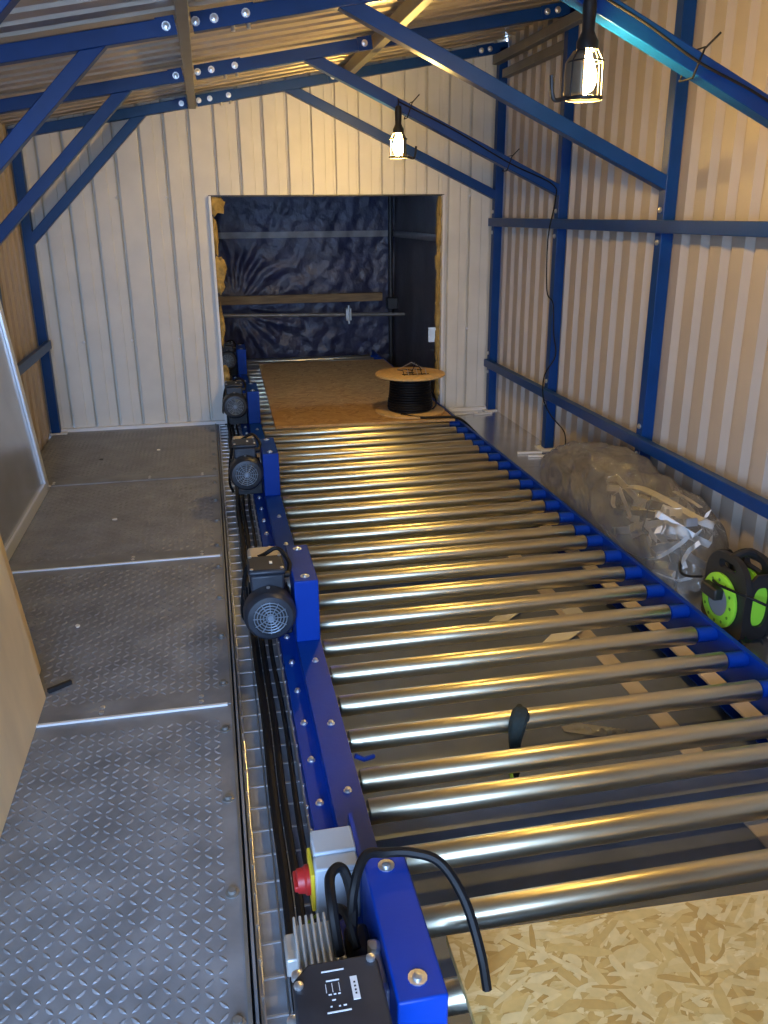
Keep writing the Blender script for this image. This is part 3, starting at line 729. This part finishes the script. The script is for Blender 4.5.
def ribbon(pts, w, t, name, mt, label, cat, grp):
    b = MB(); P = [Vector(q) for q in pts]
    nrm = (P[1]-P[0]).cross(P[-1]-P[0]); nrm = nrm.normalized() if nrm.length > 1e-6 else Vector((0, 0, 1))
    rings = []
    for i, p in enumerate(P):
        d = (P[min(i+1, len(P)-1)]-P[max(0, i-1)]).normalized(); s = nrm.cross(d).normalized()
        rings += [p+nrm*w/2+s*t/2, p+nrm*w/2-s*t/2, p-nrm*w/2-s*t/2, p-nrm*w/2+s*t/2]
    fs = [(0, 1, 2, 3), tuple(len(rings)-4+q for q in (3, 2, 1, 0))]
    for i in range(len(P)-1):
        for k in range(4): fs.append((4*i+k, 4*i+(k+1) % 4, 4*i+4+(k+1) % 4, 4*i+4+k))
    b.add(rings, fs)
    return tag(b.build(name, mt, smooth=0), label, cat, grp)
r_ = random.Random(21)
for k in range(22):
    c = Vector((1.79+r_.uniform(-.07, .12), 3.10+r_.uniform(-.26, .24), .06+r_.uniform(0, .2)))
    a = r_.uniform(0, PI); d = Vector((math.cos(a)*.8, math.sin(a), r_.uniform(-.6, .6))).normalized()
    s = d.cross(Vector((r_.uniform(-.4, .4), r_.uniform(-.4, .4), 1))).normalized()
    L = r_.uniform(.07, .13)
    pts = [c-d*L+s*.055, c-d*L, c+d*L, c+d*L-s*.055]
    pts = [Vector((min(2.0, max(1.715, q.x)), min(3.42, max(2.80, q.y)), min(.28, max(.02, q.z)))) for q in pts]
    wh = k % 3 != 0
    ribbon(pts, .032, .003, 'z_bracket', BWHT if wh else (GALV if k % 2 else DARKST), 'white painted bent bracket in the jumble inside the clear bag' if wh else 'dark or bare metal bent bracket in the jumble inside the clear bag', 'bracket', 'white brackets inside the clear bag' if wh else 'unpainted brackets inside the clear bag')
ribbon(spline([(1.80, 3.45, .19), (1.80, 3.36, .25), (1.81, 3.22, .285), (1.83, 3.06, .285), (1.86, 2.93, .27), (1.89, 2.87, .26), (1.92, 2.88, .29)], 6), .03, .002, 'strap', BWHT, 'long white curved strap arching over the brackets in the bag', 'strap', None)
ribbon(spline([(1.79, 3.45, .18), (1.775, 3.40, .14), (1.78, 3.22, .135), (1.79, 3.08, .13), (1.80, 2.97, .12)], 6), .024, .002, 'strap', BWHT, 'white strap running down across the front of the brackets', 'strap', None)
ribbon(spline([(1.712, 3.40, .06), (1.71, 3.25, .04), (1.715, 3.10, .035), (1.75, 2.97, .06), (1.80, 2.87, .16), (1.82, 2.85, .20)], 6), .022, .002, 'strap', BWHT, 'white strap along the lower left edge of the bag', 'strap', None)
ribbon(spline([(1.90, 3.12, .30), (1.91, 3.03, .295), (1.92, 2.94, .285)], 6), .02, .002, 'strap', BWHT, 'short pale strap near the top of the bag', 'strap', None)
for i, pts in enumerate((((1.78, 2.86, .02), (1.80, 2.80, .16), (1.83, 2.78, .2)), ((1.74, 2.90, .02), (1.77, 2.80, .03), (1.80, 2.76, .06)))):
    ribbon(pts, .022, .003, 'flat_bar', BWHT, ('upright white flat bar at the near end of the bag', 'low white flat bar at the near end of the bag')[i], 'bar', None)

# ------------------------------------------------------------------ cable reel
RX0, RX1, RYc, RZc = 1.738, 1.862, 2.455, .128
reel = thing('cable_reel', 'black and lime green extension cable reel standing by the right wall', 'cable reel', ((RX0+RX1)/2, RYc, 0))
def rrect(y0, y1, z0, z1, r, n=6, top=None):
    out = []
    for (cy, cz, a0, rad) in ((y1-r, z0+r, -PI/2, r), (y1-(top or r), z1-(top or r), 0, top or r), (y0+(top or r), z1-(top or r), PI/2, top or r), (y0+r, z0+r, PI, r)):
        out += [(cy+rad*math.cos(a0+PI/2*k/n), cz+rad*math.sin(a0+PI/2*k/n)) for k in range(n+1)]
    return out
out = rrect(RYc-.125, RYc+.125, .0, .286, .03, 6, .10)
for xa, xb in ((RX0, RX0+.022), (RX1-.022, RX1)):
    # end plate with a grip slot: frame built as outer ring strips
    pl_ = MB(); inn = rrect(RYc-.05, RYc+.05, .226, .260, .015, 6)
    n = len(out); vs = [(xa, a, c) for a, c in out]+[(xa, a, c) for a, c in inn]+[(xb, a, c) for a, c in out]+[(xb, a, c) for a, c in inn]
    fs = []
    for i in range(n):
        j = (i+1) % n
        fs += [(i, j, n+j, n+i), (2*n+i, 3*n+i, 3*n+j, 2*n+j), (i, 2*n+i, 2*n+j, j), (n+i, n+j, 3*n+j, 3*n+i)]
    pl_.add(vs, fs); pl_.build('end_plate', BLKP, reel)
MB().tube(spline([(RX0+.01, RYc-.0, .270), (RX0+.05, RYc, .288), (RX1-.05, RYc, .288), (RX1-.01, RYc, .270)]), .016, 10).build('carry_handle', BLKP, reel)
# front disc, facing the conveyor
fd = MB().lathe([(.098, RX0), (.101, RX0-.004), (.101, RX0-.012), (.095, RX0-.016), (.058, RX0-.016)], (0, RYc+.01, RZc-.02), 'x', 40, False).build('front_disc', GREEN, reel)
MB().lathe([(.060, RX0-.003), (.060, RX0-.013)], (0, RYc+.01, RZc-.02), 'x', 32).build('socket_panel', mat('grey_socket', (.22, .23, .24), .4), fd)
MB().box(RX0-.05, RX0-.012, RYc-.02, RYc+.075, RZc-.01, RZc+.035).build('plug', BLKP, fd, .008)
for k in range(12):
    a = 2*PI*k/12; MB().lathe([(.006, RX0-.0165), (.006, RX0-.0175)], (0, RYc+.01+.08*math.cos(a), RZc-.02+.08*math.sin(a)), 'x', 8).build('finger_mark', mat('dark_green', (.08, .22, .02), .5), fd)
dr = MB().lathe([(.102, RX0+.024), (.102, RX0+.032), (.07, RX0+.034), (.07, RX1-.034), (.102, RX1-.032), (.102, RX1-.024)], (0, RYc, RZc-.01), 'x', 36).build('drum', GREEN, reel)
# side shell facing the camera with an oval window
sh = MB()
oc = [(RX0+.02, .01), (RX1-.02, .01), (RX1-.02, .30), (RX0+.02, .30)]
def shell(yc):
    b = MB(); cx, cz = (RX0+RX1)/2, .132; n = 32; o_, i_ = [], []
    for k in range(n):
        a = 2*PI*k/n; c, q = math.cos(a), math.sin(a)
        sc = 1/max(abs(c)/((RX1-RX0)/2-.02), abs(q)/.122); o_.append((cx+c*sc, cz+q*sc))
        i_.append((cx+.032*math.copysign(abs(c)**.7, c), cz+.075*math.copysign(abs(q)**.7, q)))
    vs = [(a, yc, c) for a, c in o_]+[(a, yc, c) for a, c in i_]+[(a, yc+.012, c) for a, c in o_]+[(a, yc+.012, c) for a, c in i_]
    fs = []
    for i in range(n):
        j = (i+1) % n; fs += [(i, j, n+j, n+i), (2*n+i, 3*n+i, 3*n+j, 2*n+j), (i, 2*n+i, 2*n+j, j), (n+i, n+j, 3*n+j, 3*n+i)]
    b.add(vs, fs); return b
shell(RYc-.124).build('side_shell', BLKP, reel); shell(RYc+.112).build('side_shell', BLKP, reel)
MB().box(RX0+.03, RX1-.03, RYc-.112, RYc-.108, .05, .24).build('window_insert', GREEN, reel)
cable([(1.72, 2.50, .17), (1.70, 2.42, .185), (1.76, 2.31, .175), (1.86, 2.26, .13), (1.98, 2.15, .09), (2.05, 2.0, .06)], .005, 'thin black cord plugged into the front of the cable reel')
cable([(1.705, 2.55, .165), (1.70, 2.64, .13), (1.72, 2.72, .12), (1.78, 2.82, .15), (1.80, 2.86, .11), (1.76, 2.80, .02), (1.72, 2.72, .01)], .005, 'black cord looping from the reel to the clear bag')
for k in range(4):
    pts = [(1.86+.075*math.cos(t*1.05+k)*(1+.1*k), 2.16+.10*math.sin(t*1.05+k), .012+.012*k+.01*math.sin(t)) for t in range(7)]
    cable(pts, .005, ('black cord coil on the floor by the cable reel, bottom turn', 'black cord coil on the floor by the cable reel, second turn', 'black cord coil on the floor by the cable reel, third turn', 'black cord coil on the floor by the cable reel, top turn')[k])

# ------------------------------------------------------------------ things leaning on the left
def lean_panel(name, xb, xt, h, y0, y1, t, mt, label, cat, lip=False, bevel=.002):
    d = Vector((xt-xb, 0, h)).normalized(); nrm = Vector((d.z, 0, -d.x)); L = math.hypot(xt-xb, h)
    def P(s, y, o): q = Vector((xb, 0, 0)) + d*s + nrm*o; return (q.x, y, q.z + .002)
    root = thing(name, label, cat, (xb, (y0+y1)/2, 0))
    b = MB().add([P(s, y, o) for o in (-t, 0) for y in (y0, y1) for s in (0, L)], [(0, 1, 3, 2), (4, 6, 7, 5), (0, 4, 5, 1), (2, 3, 7, 6), (0, 2, 6, 4), (1, 5, 7, 3)])
    b.build('panel', mt, root, bevel)
    if lip:
        for (sa, sb, ya, yb) in ((0, L, y1-.05, y1+.012), (0, .05, y0, y1)):
            MB().add([P(s, y, o) for o in (.0, .014) for y in (ya, yb) for s in (sa, sb)], [(0, 1, 3, 2), (4, 6, 7, 5), (0, 4, 5, 1), (2, 3, 7, 6), (0, 2, 6, 4), (1, 5, 7, 3)]).build('folded_edge', mat('bright_zinc', (.72, .76, .80), .38, .5), root, .002)
        MB().lathe([(.01, 0), (.01, .006)], P(.02, y1-.02, .02), 'z', 8).build('screw', BOLT, root)
    return root
lean_panel('sheet_metal_panel', -.970, -1.076, 1.05, 3.35, 4.74, .012, GALVS, 'galvanised sheet metal panel with folded bright edge leaning on the left wall', 'panel', True)
lean_panel('chipboard_sheet', -.602, -.690, .80, .9, 2.475, .018, PLYW, 'front pale chipboard sheet standing at the left edge of the walkway', 'board')
lean_panel('chipboard_sheet', -.648, -.735, .80, .95, 2.66, .022, PLYW, 'second chipboard sheet just behind the front one, end projecting further', 'board')

# ------------------------------------------------------------------ caged work lamps
def lamp(x, y, ztop, label, wire_to, sd=-1):
    zb = ztop
    t = thing('work_lamp', label, 'lamp', (x, y, zb), 'caged work lamps')
    MB().lathe([(.012, zb), (.016, zb-.005), (.019, zb-.03), (.017, zb-.09), (.024, zb-.105), (.030, zb-.115), (.030, zb-.135), (.022, zb-.14)], (x, y, 0), 'z', 20).build('handle', BLKP, t)
    bl = MB().lathe([(.012, zb-.138), (.014, zb-.15), (.023, zb-.170), (.030, zb-.195), (.030, zb-.215), (.022, zb-.235), (.008, zb-.246)], (x, y, 0), 'z', 20).build('bulb', BULBM, t)
    cg = MB()
    for k in range(6):
        a = 2*PI*k/6+.3; c, s_ = math.cos(a), math.sin(a)
        cg.tube([(x+.028*c, y+.028*s_, zb-.13), (x+.048*c, y+.048*s_, zb-.165), (x+.050*c, y+.050*s_, zb-.255)], .0022, 6)
    for zc, r in ((zb-.165, .048), (zb-.255, .050)):
        cg.tube([(x+r*math.cos(2*PI*k/24), y+r*math.sin(2*PI*k/24), zc) for k in range(25)], .0024, 6, False)
    cg.build('cage', BLKP, t)
    MB().lathe([(.050, zb-.262), (.052, zb-.258), (.052, zb-.254), (.046, zb-.252)], (x, y, 0), 'z', 24, False).build('base_ring', BLKP, t)
    MB().tube(spline([(x+sd*.052, y, zb-.256), (x+sd*.085, y, zb-.262), (x+sd*.095, y, zb-.245), (x+sd*.10, y, zb-.20)]), .006, 8).build('hook', BLKP, t)
    n = 10
    MB().grid(lambda u, v: (x+sd*.049*math.cos((u-.5)*2.4)*(1-.35*max(0, v-.75)*4), y+.049*math.sin((u-.5)*2.4+.5)*(1-.35*max(0, v-.75)*4), zb-.252+.115*v), 12, 8).build('reflector_shield', mat('shield_steel', (.25, .2, .14), .45, .6), t, solid=.002, smooth=60)
    MB().tube([(x, y, zb-.002), (x+.002, y, zb+.03), wire_to], .004, 6).build('cord', BLACK, t)
    return t
def brace_z(x): return 1.555 + (2.035-x)*(.65/1.415)
lamp(1.072, 2.445, 1.995, 'bright caged filament lamp hanging near the top right corner', (1.072, 2.455, brace_z(1.072)+.02))
lamp(1.075, 4.885, 1.985, 'small caged filament lamp hanging before the white back wall', (1.075, 4.895, brace_z(1.075)+.02), 1)

# cable ties and wires on the braces and right wall
def tie(x, y, label):
    z = brace_z(x); t = thing('cable_tie', label, 'cable tie', (x, y, z), 'black cable ties on the braces')
    MB().tube([(x-.015, y-.036, z-.04), (x+.015, y-.036, z+.04), (x+.015, y+.036, z+.04), (x-.015, y+.036, z-.04), (x-.015, y-.036, z-.04)], .003, 6).build('loop', BLACK, t)
    MB().tube([(x+.012, y-.038, z+.035), (x+.05, y-.05, z+.075)], .003, 6).build('tail', BLACK, t)
tie(1.42, 2.49, 'black cable tie with a tail on the nearest brace'); tie(1.14, 4.925, 'black cable tie above the small far lamp'); tie(1.72, 4.925, 'black cable tie on the second brace near its post')
cable([(1.09, 2.45, brace_z(1.09)+.01), (1.25, 2.452, brace_z(1.25)+.012), (1.42, 2.452, brace_z(1.42)+.0), (1.62, 2.452, brace_z(1.62)+.012), (1.85, 2.452, brace_z(1.85)), (2.0, 2.452, brace_z(2.0))], .004, 'thin black wire clipped along the nearest brace')
cable([(1.075, 4.885, brace_z(1.075)+.01), (1.4, 4.888, brace_z(1.4)+.016), (1.72, 4.888, brace_z(1.72)), (1.98, 4.888, brace_z(1.98)+.01), (2.0, 4.87, 1.50), (1.968, 4.87, 1.30), (1.97, 4.85, 1.0), (2.01, 4.84, .92), (2.02, 4.83, .75), (2.02, 4.78, .62), (1.965, 4.80, .5), (1.965, 4.80, .36), (2.0, 4.75, .26), (2.04, 4.62, .18), (2.03, 4.58, .06), (2.0, 4.55, .008)], .004, 'thin black wire running down the second post on the right wall', 6)

# ------------------------------------------------------------------ small things
def stick(p0, p1, w, h, name, mt, label, cat, grp=None):
    return tag(MB().bar(p0, p1, w, h).build(name, mt, bevel=.001), label, cat, grp)
stick((1.88, 5.92, .008), (2.03, 5.95, .008), .015, .012, 'white_batten', WHT, 'short white batten at the foot of the far corner post', 'batten')
stick((1.74, 5.96, .008), (1.93, 5.99, .008), .015, .012, 'white_batten', WHT, 'white batten lying along the foot of the back wall', 'batten')
stick((1.87, 4.755, .008), (2.07, 4.72, .008), .016, .012, 'white_batten', WHT, 'white batten at the foot of the second right post', 'batten')
stick((1.83, 4.84, .008), (1.985, 4.82, .008), .014, .012, 'white_batten', WHT, 'shorter white batten just behind the other at the second post', 'batten')
stick((-.60, 2.50, .010), (-.535, 2.545, .010), .014, .014, 'metal_offcut', DARKST, 'short dark metal offcut on the walkway by the chipboard sheets', 'offcut')
def chip(x, y, z, r, mt, label, cat, name):
    b = MB(); n = 7; rr = random.Random(int(x*1000+y*77))
    b.prism([(x+r*rr.uniform(.6, 1.2)*math.cos(2*PI*k/n), y+r*rr.uniform(.6, 1.2)*math.sin(2*PI*k/n)) for k in range(n)], z, z+.004, 'xy')
    return tag(b.build(name, mt), label, cat)
chip(-.571, 2.965, .0025, .012, PAPER, 'tiny white scrap on the middle walkway plate', 'scrap', 'paper_scrap')
chip(-.549, 4.142, .0025, .012, PAPER, 'tiny white scrap on the second farthest walkway plate', 'scrap', 'paper_scrap')
chip(-.40, 5.45, .0025, .013, PAPER, 'tiny white scrap on the farthest walkway plate', 'scrap', 'paper_scrap')
chip(-.74, 5.30, .0025, .012, DARKST, 'tiny dark scrap on the farthest walkway plate', 'scrap', 'dark_scrap')
# below and on the rollers
gl = thing('work_glove', 'dark crumpled work glove hanging over a roller in the middle', 'glove', (.79, 1.98, ZU))
def limp(pts, rr, name, mt=GLOVE):
    P = spline(pts, 5); n = len(P)
    MB().tube(P, .01, 10, True, [max(.004, rr*(.75+.25*math.sin(6*i/n))*min(1, .45+4*min(i, n-1-i)/n)) for i in range(n)]).build(name, mt, gl)
limp([(.805, 2.01, .062), (.79, 1.972, .066), (.775, 1.952, .04), (.77, 1.948, -.01), (.785, 1.965, -.09), (.80, 2.0, -.17)], .027, 'palm')
limp([(.79, 1.975, .07), (.805, 2.015, .066), (.815, 2.035, .045)], .011, 'finger')
limp([(.80, 1.962, .045), (.812, 1.975, .062), (.818, 2.0, .067)], .011, 'finger')
limp([(.785, 1.962, .055), (.788, 1.99, .068), (.80, 2.02, .06)], .012, 'finger')
limp([(.79, 1.99, -.17), (.80, 2.02, -.188), (.80, 2.06, -.19)], .014, 'green_cuff', GREEN)
def sheetlet(poly, z, tilt, label, cat, name, mt, th=.004):
    b = MB(); n = len(poly)
    vs = [(x, y, z+tilt*(x-poly[0][0])) for x, y in poly]+[(x, y, z+th+tilt*(x-poly[0][0])) for x, y in poly]
    b.add(vs, [tuple(range(n-1, -1, -1)), tuple(range(n, 2*n))]+[(i, (i+1) % n, n+(i+1) % n, n+i) for i in range(n)])
    return tag(b.build(name, mt), label, cat)
sheetlet([(1.19, 2.80), (1.30, 2.90), (1.42, 2.93), (1.40, 2.86), (1.28, 2.78)], ZU+.001, .08, 'white card offcut on the floor under the middle rollers', 'card', 'card_offcut', PAPER)
sheetlet([(1.06, 3.05), (1.13, 3.02), (1.26, 3.11), (1.10, 3.08)], ZU+.001, .1, 'thin white card sliver under the rollers, left of the other card', 'card', 'card_offcut', PAPER)
sheetlet([(1.40, 3.03), (1.48, 3.03), (1.48, 3.12), (1.40, 3.12)], ZU+.004, 0, 'small square white block on the pale floor strip under the rollers', 'card', 'card_offcut', WHT)
def wrap(u, v):
    x = 1.05+.2*u; y = 2.26-.10*u+.07*(v-.5); return (x, y, ZU+.006+.03*abs(noise.noise(Vector((u*9, v*4, 2))))*math.sin(PI*v))
tag(MB().grid(wrap, 24, 8).build('film_scrap', plastic_film('scrap_film', (.85, .83, .78), .6), smooth=80), 'crumpled scrap of clear film on the floor under the rollers', 'film')
tag(MB().tube([(.345, 1.90, .045), (.315, 1.885, .05), (.292, 1.885, .064)], .007, 8).build('blue_clip', BLUE2), 'small blue clip by the left rail among the rollers', 'clip')
tag(MB().lathe([(.012, .079), (.016, .085), (.014, .10), (.006, .105)], (.62, .935, 0), 'z', 12).build('cable_stub', BLACK), 'black cable stub on the near strand board at the bottom edge', 'cable')
